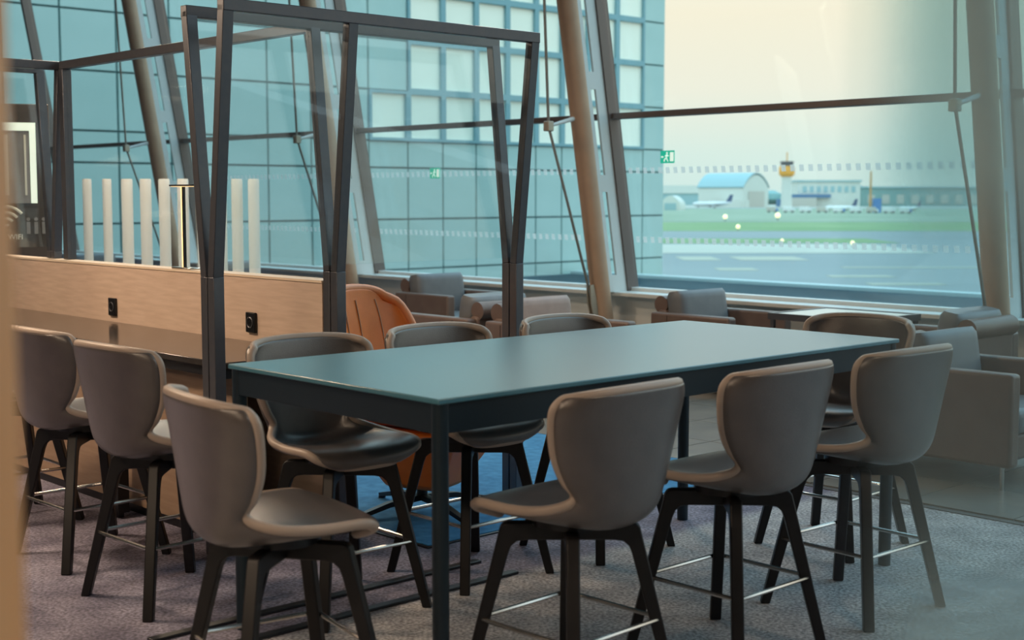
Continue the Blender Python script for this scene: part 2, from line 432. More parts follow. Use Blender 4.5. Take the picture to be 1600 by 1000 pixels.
# the other wing of the terminal: cladding panels and windows piece by piece
FR = 26.2
fac = grid_thing('terminal_wing', 20.5, FR, -6, 'teal clad terminal wing with a grid of pale windows', 'building')
def fl(p0, p1, z0, z1, y0, y1, mb): return mb.box(p0 - 20.5, p1 - 20.5, y0, y1, z0 + 6, z1 + 6)
fl(10.0, 30.48, -6, 9, .06, 12, MB()).build('core', 'clad_joint', fac)
cols = [10.0, 11.0, 12.2, 13.4, 14.6, 15.8, 16.99, 18.15, 19.79, 20.97, 22.08, 23.18, 24.25, 25.28, 26.25, 27.25, 28.4, 29.52, 30.44]
rows = [-2.64, -1.42, -.18, 1.04, 2.28, 2.92, 4.12, 5.32, 6.52, 7.72, 8.92]
cache = {}
def piece(name, wd, ht, m, th=.06, parent=None, loc=None):
    key = (name, round(wd, 3), round(ht, 3))
    if key not in cache: cache[key] = MB().box(-wd / 2, wd / 2, 0, th, -ht / 2, ht / 2).mesh(name, m, 0)
    return link_mesh(name, cache[key], parent, loc)
for a in range(len(cols) - 1):
    for c in range(len(rows) - 1):
        p0, p1, z0, z1 = cols[a], cols[a + 1], rows[c], rows[c + 1]
        cx, cz = (p0 + p1) / 2 - 20.5, (z0 + z1) / 2 + 6
        isw = (c >= 6 and 9 <= a <= 16) or (c == 5 and 8 <= a <= 16)
        if not isw:
            piece('cladding_panel', p1 - p0 - .05, z1 - z0 - .045, 'clad', .07, fac, (cx, -.01, cz))
        else:
            key = ('win', round(p1 - p0, 3), round(z1 - z0, 3))
            if key not in cache:
                b = MB(); hw, hh = (p1 - p0) / 2, (z1 - z0) / 2; t = .075
                b.box(-hw, hw, -.06, .06, hh - t, hh).box(-hw, hw, -.06, .06, -hh, -hh + t).box(-hw, -hw + t, -.06, .06, -hh + t, hh - t).box(hw - t, hw, -.06, .06, -hh + t, hh - t)
                cache[key] = b.mesh('window', 'win_frame', 0)
            wo = link_mesh('window', cache[key], fac, (cx, 0, cz))
            piece('pane', p1 - p0 - .15, z1 - z0 - .15, 'pane', .03, wo, (0, .02, 0))

# far airfield buildings, aircraft and lamps
def far(x, y): return at_px(x, y, GZ)
def far_thing(name, x, D, label, cat, rz=0, group=None):
    return thing(name, ((x - 800) / 2140 * D, D, GZ), rz, label, cat, group)
D0 = 880.0; U = D0 / 2140                 # metres per photo pixel at that distance
h = far_thing('hangar', 1152, D0, 'pale hangar with a curved teal roof left of the control tower', 'hangar')
def arch(hw, base, rise, n=12):
    return [(-hw, 0)] + [(-hw + 2 * hw * i / n, base + rise * math.sin(PI * i / n) ** .8) for i in range(n + 1)] + [(hw, 0)]
def arch_body(mb, hw, base, rise, y0, y1, rot, lo=0):
    pts = arch(hw, base, rise); n = len(pts); R = Matrix.Rotation(rot, 4, 'Z')
    vs = [R @ Vector((x, y0, z)) for x, z in pts] + [R @ Vector((x, y1, z)) for x, z in pts]
    return mb.add(vs, [tuple(range(n)), tuple(reversed(range(n, 2 * n)))] + [(i, n + i, n + (i + 1) % n, (i + 1) % n) for i in range(n)])
arch_body(MB(), 13, 12, 8.5, -14, 22, .75).build('body', 'bld_white', h)
rf = MB(); R = Matrix.Rotation(.75, 4, 'Z'); pts = arch(13.5, 12.2, 9.0)[1:-1]
vs_ = [R @ Vector((x, y, z + dz)) for dz in (0, .6) for y in (-14.5, 23) for x, z in pts]; n_ = len(pts)
rf.add(vs_, [(i, i + 1, n_ + i + 1, n_ + i) for i in range(n_ - 1)] + [(2 * n_ + i, 3 * n_ + i, 3 * n_ + i + 1, 2 * n_ + i + 1) for i in range(n_ - 1)]
       + [(i, 2 * n_ + i, 2 * n_ + i + 1, i + 1) for i in range(n_ - 1)] + [(n_ + i, n_ + i + 1, 3 * n_ + i + 1, 3 * n_ + i) for i in range(n_ - 1)])
rf.build('roof', 'bld_teal', h)
MB().box(-8, 8, -14.6, -14.2, 0, 10, R).build('door', 'bld_beige', h)
MB().box(-20, 4, -18, -8, 0, 4.5).build('annex', 'bld_white', h)

tw = far_thing('control_tower', 1227, D0 - 30, 'airport control tower with an orange cab', 'tower')
MB().lathe([(3.6, 0), (3.0, 14), (3.0, 19)], 16).build('shaft', 'bld_white', tw)
MB().lathe([(3.4, 19), (4.9, 20.5), (4.9, 24.5), (4.2, 25.5)], 16).build('cab', 'tower_orange', tw)
MB().lathe([(3.9, 25.5), (3.9, 27.5), (4.3, 27.6), (4.3, 28.4)], 16).build('roof', 'tower_dark', tw)
MB().cyl((0, 0, 28.4), (0, 0, 34), .35, n=6).build('antenna', 'tower_orange', tw)

tb = far_thing('terminal_building', 1290, D0 + 30, 'long pale building behind the control tower', 'building')
MB().box(-19, 22, 0, 30, 0, 16.5).build('hall', 'bld_white', tb)
MB().box(-20, 23, -1, 31, 16.5, 17.6).build('roof', 'bld_teal', tb)
MB().box(-24, 2, -3, 0, 6.0, 8.2).build('blue_band', 'bld_blue', tb)
MB().box(-26, -8, -6, -3, 0, 6).build('low_wing', 'bld_beige', tb)
for k in range(8): MB().box(-16 + k * 4.6, -13.4 + k * 4.6, -.3, 0, 9.5, 13.5).build('window', 'bld_teal', tb)
for k in range(2): MB().box(-34 + k * 4, -30.5 + k * 4, -6, -2, 0, 5).build('shed', 'orange_paint' if k else 'bld_blue', tb)
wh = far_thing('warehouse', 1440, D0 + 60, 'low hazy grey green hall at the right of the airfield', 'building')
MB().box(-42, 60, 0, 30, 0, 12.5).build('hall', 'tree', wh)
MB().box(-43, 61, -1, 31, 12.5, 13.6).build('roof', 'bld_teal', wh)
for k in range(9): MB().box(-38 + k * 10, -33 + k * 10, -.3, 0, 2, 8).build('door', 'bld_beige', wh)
qn = far_thing('shelter', 1050, 700, 'small pale rounded shelter beside the terminal wing corner', 'shelter')
arch_body(MB(), 5.2, 3.2, 4.2, -6, 8, -.3).build('body', 'bld_white', qn)
MB().box(-3, 3, -6.3, -5.9, 0, 3.6, Matrix.Rotation(-.3, 4, 'Z')).build('door', 'bld_teal', qn)
bk = far_thing('depot', 1075, D0 + 160, 'low long teal depot far left on the airfield', 'building')
MB().box(-30, 24, 0, 24, 0, 9).build('hall', 'bld_teal', bk)
MB().box(-31, 25, -1, 25, 9, 15).build('roof', 'bld_white', bk)

def aircraft(name, x, D, L, rz, label):
    t = far_thing(name, x, D, label, 'aircraft', rz)
    r = L * .055
    MB().tube([(-L * .5, 0, r * 2.2), (-L * .46, 0, r * 1.9), (-L * .38, 0, r * 1.9), (L * .22, 0, r * 1.9), (L * .42, 0, r * 2.4), (L * .5, 0, r * 2.7)], [r * .15, r * .7, r, r, r * .5, r * .12], 14).build('fuselage', 'plane', t)
    MB().hexa([Vector((L * .33, -.15, r * 2.7)), Vector((L * .48, -.15, r * 2.8)), Vector((L * .48, .15, r * 2.8)), Vector((L * .33, .15, r * 2.7))],
              [Vector((L * .44, -.1, r * 6)), Vector((L * .52, -.1, r * 6)), Vector((L * .52, .1, r * 6)), Vector((L * .44, .1, r * 6))]).build('tail_fin', 'plane_tail', t)
    for s in (-1, 1):
        MB().hexa([Vector((-L * .12, 0, r * 1.5)), Vector((L * .1, 0, r * 1.5)), Vector((L * .22, s * L * .46, r * 2.3)), Vector((L * .15, s * L * .46, r * 2.3))],
                  [Vector((-L * .12, 0, r * 1.9)), Vector((L * .1, 0, r * 1.9)), Vector((L * .22, s * L * .46, r * 2.45)), Vector((L * .15, s * L * .46, r * 2.45))]).build('wing', 'plane', t)
        MB().cyl((-L * .05, s * L * .16, r * .9), (L * .07, s * L * .16, r * .9), r * .45, r * .3, 10).build('engine', 'plane', t)
        MB().cyl((L * .05, s * r * .8, 0), (L * .05, s * r * .8, r * 1.3), r * .18, n=6).build('wheel_strut', 'tower_dark', t)
    MB().cyl((-L * .36, 0, 0), (-L * .36, 0, r * 1.3), r * .18, n=6).build('wheel_strut', 'tower_dark', t)
    return t
aircraft('aircraft', 1112, 800, 24, .15, 'white aircraft parked in front of the hangar')
aircraft('aircraft', 1312, 620, 18, -.9, 'white aircraft with a dark tail near the orange mast')
aircraft('aircraft', 1420, 640, 15, -1.2, 'small white aircraft farthest right on the apron')
cr = far_thing('mast', 1358, 600, 'orange slender mast with a blue cabin on the apron', 'mast')
MB().cyl((0, 0, 0), (0, 0, 18), .6, .4, 8).build('pole', 'orange_paint', cr)
MB().box(1.2, 4.4, -1.5, 1.5, 0, 6.2).build('cabin', 'blue_paint', cr)
for k in range(9):
    x = 1205 + k * 26
    v = far_thing('service_van', x, 610 - k * 4, 'small pale service van, %s from the left in the row before the terminal' % ('first second third fourth fifth sixth seventh eighth ninth'.split()[k]), 'van', .1 * (k % 3), 'service vans on the apron')
    MB().box(-2.4, 1.5, -1, 1, .5, 2.6).build('body', 'plane' if k % 3 else 'bld_beige', v, bevel=.2)
    MB().box(1.5, 2.6, -1, 1, .5, 1.7).build('cab', 'plane' if k % 4 else 'blue_paint', v, bevel=.2)
    for wx in (-1.5, 1.6): MB().cyl((wx, -1.05, .45), (wx, 1.05, .45), .45, n=10).build('wheel', 'tower_dark', v)
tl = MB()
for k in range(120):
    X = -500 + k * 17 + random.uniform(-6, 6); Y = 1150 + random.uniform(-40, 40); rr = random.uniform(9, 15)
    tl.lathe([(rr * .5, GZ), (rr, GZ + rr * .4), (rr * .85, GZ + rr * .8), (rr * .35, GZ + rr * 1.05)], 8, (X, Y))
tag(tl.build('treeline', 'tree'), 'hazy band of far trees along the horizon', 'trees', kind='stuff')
for k, (x, y, rr, lab) in enumerate(((1133, 342, 0.68, 'glowing lamp on the grass farthest left'), (1153, 357, 0.46, 'glowing lamp on the grass nearest the taxiway'), (1215, 341, 0.81, 'glowing lamp on the grass below the control tower'),
                                     (1222, 377, 0.26, 'glowing lamp at the end of the pale taxiway strip'), (1332, 382, 0.31, 'glowing lamp farthest right beside the pale taxiway strip'))):
    c = far(x, y + 4)
    t = thing('airfield_lamp', c, 0, lab, 'lamp', 'airfield lamps')
    MB().cyl((0, 0, 0), (0, 0, rr * 1.2), rr * .18, n=8).build('post', 'tower_dark', t)
    MB().lathe([(rr * .25, rr * 1.1), (rr * .8, rr * 1.4), (rr, rr * 2), (rr * .7, rr * 2.7), (rr * .15, rr * 3)], 12).build('globe', 'lamp_glow', t)

# ================================================================== TABLE
tp0, tp1, tr0, tr1 = 2.655, 5.26, 3.175, 4.385
t = grid_thing('bar_table', (tp0 + tp1) / 2, (tr0 + tr1) / 2, 0, 'long dark blue bar table with round corner legs in the middle', 'table')
hx, hy = (tp1 - tp0) / 2, (tr1 - tr0) / 2
MB().box(-hx, hx, -hy, hy, .982, 1.0).build('tabletop', 'table', t, bevel=.004)
for s in (-1, 1):
    MB().box(-hx + .03, hx - .03, s * (hy - .022) - .01, s * (hy - .022) + .01, .888, .982).build('apron', 'table_frame', t, bevel=.002)
    MB().box(s * (hx - .022) - .01, s * (hx - .022) + .01, -hy + .03, hy - .03, .888, .982).build('apron', 'table_frame', t, bevel=.002)
    for q in (-1, 1):
        MB().cyl((s * (hx - .030), q * (hy - .030), 0), (s * (hx - .030), q * (hy - .030), .9819), .027, n=24).build('leg', 'table_frame', t)

# ================================================================== BAR STOOLS
def shell_grid(prof, nu=15):
    "prof rows: (y, z, halfwidth, wrap forward, lift at the sides)"
    V = []
    for (y, z, hw, wrap, lift) in prof:
        row = []
        for i in range(nu):
            u = -1 + 2 * i / (nu - 1)
            a = abs(u) ** 2.2
            row.append(Vector((hw * math.sin(u * PI / 2 * .92) / math.sin(PI / 2 * .92), y + wrap * a, z + lift * a)))
        V.append(row)
    return V
def grid_mb(V):
    mb = MB(); nr, nu = len(V), len(V[0]); vs = [v for row in V for v in row]
    mb.add(vs, [(i * nu + j, i * nu + j + 1, (i + 1) * nu + j + 1, (i + 1) * nu + j) for i in range(nr - 1) for j in range(nu - 1)])
    return mb
def resample(prof, n):
    "Catmull-Rom through the profile rows"
    out = []; k = len(prof)
    for s in range(n):
        x = s / (n - 1) * (k - 1); i = min(int(x), k - 2); f = x - i
        P = [prof[max(i - 1, 0)], prof[i], prof[i + 1], prof[min(i + 2, k - 1)]]
        out.append(tuple(.5 * (2 * b + (c - a) * f + (2 * a - 5 * b + 4 * c - d) * f * f + (3 * b - a - 3 * c + d) * f ** 3) for a, b, c, d in zip(*P)))
    return out
STOOL = [(.235, .600, .130, -.05, .000), (.235, .636, .225, -.035, .000), (.15, .654, .252, 0, .006), (.02, .640, .258, 0, .02), (-.11, .622, .240, .0, .05),
         (-.20, .612, .195, .02, .085), (-.250, .645, .186, .06, .085), (-.266, .735, .216, .09, .035), (-.277, .83, .248, .108, .010), (-.288, .93, .272, .11, -.004), (-.298, 1.005, .280, .106, -.012), (-.306, 1.044, .254, .098, -.022)]
def thick_shell(name, prof, m, parent, th, nrow=30, nu=15, sub=1):
    V = shell_grid(resample(prof, nrow), nu); mb = grid_mb(V)
    o = mb.build(name, m, parent, smooth=180)
    s = o.modifiers.new('solid', 'SOLIDIFY'); s.thickness = th; s.offset = 0
    b = o.modifiers.new('sub', 'SUBSURF'); b.levels = sub; b.render_levels = sub
    return o, V
def chaikin(P, n=2):
    for _ in range(n):
        P = [q for i in range(len(P)) for q in (P[i] * .75 + P[(i + 1) % len(P)] * .25, P[i] * .25 + P[(i + 1) % len(P)] * .75)]
    return P
def make_stool():
    t = thing('bar_stool', (0, 0, 0), 0, 'x', 'stool', 'bar stools')
    sh, V = thick_shell('seat_shell', STOOL, 'leather', t, .036)
    nr = len(V)
    rim = [V[i][0] for i in range(nr)] + V[nr - 1][1:-1] + [V[i][-1] for i in reversed(range(nr))] + list(reversed(V[0][1:-1]))
    cen = Vector((0, 0, .75))
    MB().tube([p for p in chaikin(rim)], .0165, 8, closed=True).build('edge_band', 'lit_leather_edge', sh, smooth=180)
    MB().lathe([(.10, .575), (.13, .58), (.13, .612)], 20, (0, -.01)).build('seat_mount', 'black_metal', t)
    for k in range(4):
        a = PI / 4 + k * PI / 2; d = Vector((math.cos(a), math.sin(a), 0)); sd = (-d.y, d.x, 0)
        poly = [(0, .582), (.198, .582), (.214, .578), (.224, .566), (.362, 0), (.326, 0), (.198, .480), (.188, .505), (.170, .521), (.14, .525), (0, .525)]
        n_ = len(poly); vs = [d * x + Vector((0, 0, z)) + Vector(sd) * e for e in (-.021, .021) for x, z in poly]
        MB().add(vs, [tuple(range(n_)), tuple(reversed(range(n_, 2 * n_)))] + [(i, (i + 1) % n_, n_ + (i + 1) % n_, n_ + i) for i in range(n_)]).build('leg', 'black_wood', t, bevel=.005)
    R = .285
    ring = []
    for k in range(4):
        a = PI / 4 + k * PI / 2
        for da in (-.06, .0, .06): ring.append((R * math.cos(a + da) * (1.0 if da == 0 else .985), R * math.sin(a + da) * (1.0 if da == 0 else .985), .265))
    MB().tube(ring, .008, 8, closed=True).build('footrest', 'chrome', t)
    return t
stool0 = make_stool(); first = [True]
def stool(p, r, face, label, group):
    "face: grid heading of the sitter in degrees, 0 = +p, 90 = +r"
    o = stool0 if first[0] else copy_tree(stool0)
    first[0] = False
    o.location = W(p, r, 0); o.rotation_euler = (0, 0, PHI + math.radians(face - 90))
    o['label'] = label; o['group'] = group; o['category'] = 'stool'
    return o
G1 = 'bar stools around the long table'; G2 = 'bar stools at the oak backed counter'
stool(3.07, 3.02, 92, 'taupe bar stool at the near table edge, closest to the near corner leg', G1)
stool(3.83, 2.98, 90, 'taupe bar stool in the middle of the near table edge', G1)
stool(4.62, 2.97, 88, 'taupe bar stool at the near table edge beside the brown armchair', G1)
stool(3.13, 4.35, 268, 'taupe bar stool on the far table side beside the oak panel end', G1)
stool(3.82, 4.36, 270, 'taupe bar stool on the far table side in front of the orange chair', G1)
stool(4.55, 4.30, 271, 'taupe bar stool on the far table side nearest the window column', G1)
stool(2.27, 3.46, -10, 'large blurred taupe bar stool in the left foreground at the table end', G1)
stool(5.38, 3.58, 182, 'taupe bar stool at the right table end, back toward the window', G1)
stool(2.70, 4.93, 2, 'taupe bar stool at the counter, nearest the table', G2)
stool(2.76, 5.76, 2, 'taupe bar stool at the counter, in the middle of three', G2)
stool(2.78, 6.66, 0, 'taupe bar stool at the counter, cut off by the left picture edge', G2)

# ================================================================== COUNTER WITH OAK PANEL
ct = grid_thing('bar_counter', 3.4, 6.9, 0, 'dark polished bar counter in front of the pale oak panel', 'counter')
MB().box(-.21, .375, -1.60, 2.5, .846, .876).build('countertop', 'counter', ct, bevel=.004)
MB().box(-.12, -.08, -1.58, 2.5, .05, .80).build('front_panel', 'wood_dark', ct)
MB().box(-.19, .37, -1.58, 2.5, .80, .846).build('underframe', 'black_metal', ct)
MB().box(-.10, .36, -1.56, 2.5, 0, .05).build('plinth', 'black_metal', ct)
for y in (-.62, 1.3):
    MB().box(-.24, -.18, y, y + .09, .03, .80).build('leg', 'black_metal', ct)
    MB().box(-.225, -.195, y + .03, y + .06, 0, .03).build('foot', 'black_metal', ct)
op = grid_thing('oak_panel', 3.84, 6.9, 0, 'low pale oak divider panel with a light top edge', 'panel')
MB().box(-.05, .06, -1.505, 2.6, 0, 1.202).build('board', 'wood', op)
MB().box(-.055, .065, -1.508, 2.6, 1.202, 1.214).build('top_edge', mat('pale oak lipping', (.72, .58, .44), .5, col2=(.76, .62, .48), scale=8, stretch=(2, .5, 2)), op)
for k, (x, y) in enumerate(((180, 481), (388, 506))):
    z = 1.62 - (y - 305) / 2140 * (8.0 if k == 0 else 6.90)
    rr = 7.52 if k == 0 else 6.01
    so = grid_thing('socket', 3.785, rr, z, 'black wall socket on the oak panel, %s' % ('left one near the desk lamp' if k == 0 else 'right one beside the screen post'), 'socket', 'sockets on the oak panel')
    MB().box(-.012, .004, -.043, .043, -.052, .052).build('plate', 'black_metal', so, bevel=.004)
    a = MB(); a.tube([(-.013, .026 * math.cos(i * PI / 10), .026 * math.sin(i * PI / 10)) for i in range(20)], .004, 6, closed=True).build('ring', 'frame', so)
    for s in (-1, 1): MB().cyl((-.016, s * .010, 0), (-.012, s * .010, 0), .004, n=8).build('pin_hole', 'trim', so)

# ================================================================== GLASS SCREENS (steel frames splayed like a V)
ZT, ZV = 2.43, 1.26
def bar(mb, a, b, hw=.026, hh=.026, side=None):
    a, b = Vector(a), Vector(b); d = (b - a).normalized()
    s = Vector(side) if side is not None else (Vector((1, 0, 0)) if abs(d.x) < .8 else Vector((0, 1, 0)))
    s = (s - d * s.dot(d)).normalized(); u = d.cross(s)
    c = [(-1, -1), (1, -1), (1, 1), (-1, 1)]
    return mb.hexa([a + s * hw * i + u * hh * j for i, j in c], [b + s * hw * i + u * hh * j for i, j in c])
def v_screen(pa, posts, r, label, both=True, foot_z=(0, 0, 0)):
    "posts: p positions; two leaning frames that meet at the middle height"
    t = grid_thing('glass_screen', pa, r, 0, label, 'screen', 'steel framed glass screens')
    for s in ((-1, 1) if both else (1,)):
        ytop, ybot = s * .155, s * .03
        for fz, p in zip(foot_z, posts):
            bar(MB(), (p - pa, ybot, ZV), (p - pa, ytop, ZT), .027, .024).build('post', 'frame', t, bevel=.003)
            bar(MB(), (p - pa, ybot, fz), (p - pa, ybot, ZV), .027, .026).build('lower_post', 'frame', t, bevel=.003)
        bar(MB(), (posts[0] - pa - .027, ytop, ZT), (posts[-1] - pa + .027, ytop, ZT), .026, .026, (0, 1, 0)).build('top_bar', 'frame', t, bevel=.003)
        for k in range(len(posts) - 1):
            x0, x1 = posts[k] - pa + .027, posts[k + 1] - pa - .027
            e = .006
            MB().hexa([Vector((x0, ybot - e, ZV + .03)), Vector((x1, ybot - e, ZV + .03)), Vector((x1, ybot + e, ZV + .03)), Vector((x0, ybot + e, ZV + .03))],
                      [Vector((x0, ytop - e, ZT - .026)), Vector((x1, ytop - e, ZT - .026)), Vector((x1, ytop + e, ZT - .026)), Vector((x0, ytop + e, ZT - .026))]).build('pane', 'screen_glass', t, smooth=0)
    return t
v_screen(4.1, [3.16, 3.82, 4.98], 5.335, 'tall steel framed glass screen at the near end of the oak panel', foot_z=(0, 0, .011))
v_screen(3.4, [2.6, 3.88], 8.50, 'steel framed glass screen at the far left end of the oak panel', foot_z=(0, 1.216))
t = grid_thing('glass_screen', 3.878, 6.9, 0, 'wide steel framed glass screen standing along the oak panel top', 'screen', 'steel framed glass screens')
bar(MB(), (0, -1.36, ZT), (0, 1.40, ZT), .025, .025, (1, 0, 0)).build('top_bar', 'frame', t, bevel=.003)
bar(MB(), (0, 1.372, 1.216), (0, 1.372, ZT - .025), .03, .03).build('post', 'frame', t, bevel=.003)
MB().box(-.006, .006, -1.36, 1.342, 1.216, ZT - .026).build('pane', 'screen_glass', t, smooth=0)

# ================================================================== DESK LAMP ON THE PANEL
dl = grid_thing('desk_lamp', 3.828, 6.74, 1.214, 'slim desk lamp with a flat head standing on the oak panel', 'lamp')
dl.rotation_euler = (0, 0, PHI - PI / 2)
MB().box(-.10, .10, -.034, .034, 0, .012).build('base', 'chrome', dl, bevel=.005)
MB().box(-.012, -.002, -.008, .008, .012, .455).build('stem', 'black_metal', dl)
MB().box(-.028, -.014, -.006, .006, .012, .455).build('light_strip', 'led', dl)
MB().box(-.12, .12, -.026, .026, .455, .464).build('head', 'black_metal', dl, bevel=.002)
MB().box(-.11, .11, -.02, .02, .452, .455).build('diffuser', 'led', dl)

# ================================================================== WHITE TUBE DIVIDER
td = thing('tube_divider', (-2.75, 11.0, 0), 0, 'row of upright white tubes standing behind the oak panel', 'divider')
MB().box(-.85, .95, -.09, .09, 0, .04).build('base_bar', 'frame', td, bevel=.005)
for k, x in enumerate((139, 170, 201, 230, 259, 288, 318, 347, 372, 398)):
    X = (x - 800) / 2140 * 11.0 + 2.75; rr = .036 if k < 2 else .045
    MB().lathe([(rr, .04), (rr, 1.735), (rr * .9, 1.75)], 20, (X, 0)).build('tube', 'tube', td)

# ================================================================== ARMCHAIRS
def pillow(mb, w_, d_, h_, rnd, m=None, n=6):
    "soft box of superelliptic section"
    vs = []; N = 20; K = 12
    for i in range(K + 1):
        z = -1 + 2 * i / K
        sc = (1 - abs(z) ** 6) ** (1 / 4.0) if abs(z) < 1 else 0.0
        sc = .72 + .28 * sc
        for j in range(N):
            a = 2 * PI * j / N
            cx = math.copysign(abs(math.cos(a)) ** .32, math.cos(a)); cy = math.copysign(abs(math.sin(a)) ** .45, math.sin(a))
            v = Vector((cx * w_ / 2 * (.9 + .1 * sc), cy * d_ / 2 * sc, z * h_ / 2))
            vs.append(m @ v if m is not None else v)
    fs = [(i * N + j, i * N + (j + 1) % N, (i + 1) * N + (j + 1) % N, (i + 1) * N + j) for i in range(K) for j in range(N)]
    fs += [tuple(reversed(range(N))), tuple(K * N + j for j in range(N))]
    return mb.add(vs, fs)
def make_armchair(cm):
    "sits facing +y; 0.84 wide, 0.82 deep"
    t = thing('armchair', (0, 0, 0), 0, 'x', 'armchair', 'leather armchairs by the window')
    for s in (-1, 1):
        a = MB().box(s * .37 - .05, s * .37 + .05, -.40, .42, .13, .645).build('arm', 'grey_leather', t, bevel=.022, seg=3)
        MB().box(s * .4205 - .0015, s * .4205 + .0015, -.22, -.216, .15, .625).build('seam', 'black_metal', a)
    MB().box(-.32, .32, -.36, .38, .15, .30).build('seat_base', 'grey_leather', t, bevel=.02)
    MB().box(-.318, .318, -.25, .41, .30, .44).build('seat_cushion', cm, t, bevel=.045, seg=4)
    MB().box(-.32, .32, -.41, -.31, .13, .66).build('back_panel', 'grey_leather', t, bevel=.03, seg=3)
    pillow(MB(), .62, .20, .42, .05, Matrix.Translation((0, -.225, .605)) @ Matrix.Rotation(.16, 4, 'X')).build('back_cushion', cm, t, smooth=60)
    MB().tube([(-.30, -.385, .70), (.30, -.385, .70)], .072, 16).build('head_roll', 'grey_leather', t)
    for sx_ in (-.37, .37):
        for sy in (-.33, .35):
            MB().cyl((sx_, sy, 0), (sx_, sy, .135), .011, .013, 10).build('leg', 'chrome', t)
    return t
ac0 = make_armchair('cushion'); ac1 = make_armchair('warm_lit_cushion'); used = {0: False, 1: False}
def armchair(p, r, face, label, kind=0):
    src = (ac0, ac1)[kind]
    o = src if not used[kind] else copy_tree(src); used[kind] = True
    o.location = W(p, r, 0.012 if p > 6.35 and r < 12.4 else 0); o.rotation_euler = (0, 0, PHI + math.radians(face - 90))
    o['label'] = label; o['group'] = 'leather armchairs by the window'; o['category'] = 'armchair'
    return o
armchair(7.36, 3.92, -90, 'large brown leather armchair at the right edge, its side panel toward the table')
armchair(7.36, 4.86, 90, 'brown leather armchair hidden behind the right end of the table')
armchair(8.82, 5.02, 90, 'dark leather armchair at the right edge in front of the column foot')
armchair(8.98, 7.10, -90, 'armchair with a cushion tinted blue as window lit, left of the white low table')
armchair(7.42, 7.42, -90, 'armchair with a cushion tinted rose as warm lit just beyond the far table edge', 1)
armchair(7.42, 8.42, 90, 'dark armchair behind the right post of the glass screen')
armchair(8.90, 10.42, -90, 'grey armchair right of the orange chair against the clad wall')
armchair(8.90, 14.30, -90, 'grey armchair top showing above the oak panel, far behind')
armchair(8.60, 17.4, -90, 'dark armchair far behind the white tubes')

lt = grid_thing('low_table', 9.02, 5.93, .012, 'white topped low table with a dark frame by the window', 'table')
MB().box(-.36, .36, -.40, .40, .68, .70).build('tabletop', 'white_top', lt, bevel=.004)
for a in ((-.39, -.36, -.43, .43), (.36, .39, -.43, .43), (-.36, .36, -.43, -.40), (-.36, .36, .40, .43)):
    MB().box(*a, .655, .705).build('frame_bar', 'frame', lt)
for s in (-.36, .36):
    for q in (-.40, .40): MB().box(s - .015, s + .015, q - .015, q + .015, 0, .655).build('leg', 'frame', lt)

# ================================================================== ORANGE SWIVEL CHAIR, RUG, FLOOR STRIPS
rug = grid_thing('rug', 5.2, 5.82, 0, 'blue rug under the orange swivel chair', 'rug')
MB().box(-1.25, 1.25, -1.02, 1.0, 0, .010).build('pile', 'rug', rug, bevel=.004)
MB().box(-1.27, 1.27, -1.04, 1.02, 0, .006).build('border', 'trim', rug)
oc = thing('swivel_chair', (-.46, 6.90, .010), math.radians(-118), 'orange leather swivel armchair behind the end of the oak panel', 'chair')
OR = [(.38, .42, .20, -.05, 0), (.38, .475, .30, -.04, 0), (.25, .505, .34, 0, .03), (.05, .48, .35, 0, .10), (-.15, .465, .34, .02, .16), (-.27, .51, .32, .10, .14),
      (-.33, .63, .32, .17, .06), (-.37, .79, .33, .16, .0), (-.40, .95, .33, .13, -.02), (-.43, 1.075, .30, .10, -.04), (-.44, 1.125, .23, .07, -.05)]
sh, V = thick_shell('seat_shell', OR, 'orange', oc, .05, 26, 17)
nr = len(V)
rim = [V[i][0] for i in range(nr)] + V[nr - 1][1:-1] + [V[i][-1] for i in reversed(range(nr))] + list(reversed(V[0][1:-1]))
MB().tube(rim, .026, 8, closed=True).build('piping', 'orange_edge', sh, smooth=180)
for s in (-.12, 0, .12):
    pts = []
    for i in range(3, nr - 3):
        row = V[i]; j = int((s + .34) / .68 * 16); pts.append(row[j] + Vector((0, .026, .012)))
    MB().tube(pts, .004, 6).build('seam', 'bronze', sh)
MB().hexa([Vector((-.13, -.15, .13)), Vector((.13, -.15, .13)), Vector((.13, .17, .13)), Vector((-.13, .17, .13))],
          [Vector((-.32, -.30, .46)), Vector((.32, -.30, .46)), Vector((.30, .36, .45)), Vector((-.30, .36, .45))]).build('seat_hull', 'orange', oc, bevel=.04, seg=3)
MB().cyl((0, 0, .06), (0, 0, .14), .028, n=16).build('column', 'black_metal', oc)
for k in range(4):
    a = PI / 4 + k * PI / 2 + .35; d = Vector((math.cos(a), math.sin(a), 0))
    MB().sweep([d * .0 + Vector((0, 0, .075)), d * .2 + Vector((0, 0, .06)), d * .40 + Vector((0, 0, .016))], [(.02, .015), (.018, .013), (.015, .010)], (-d.y, d.x, 0)).build('base_arm', 'black_metal', oc)
    MB().cyl(d * .39, d * .39 + Vector((0, 0, .012)), .02, n=10).build('glide', 'black_metal', oc)
for r, nm in ((4.215, 'trim_20'), (4.455, 'trim_21')):
    struct(nm, gbox(MB(), 2.35, 3.95, r - .022, r + .022, 0, .012), 'trim', bevel=.003)

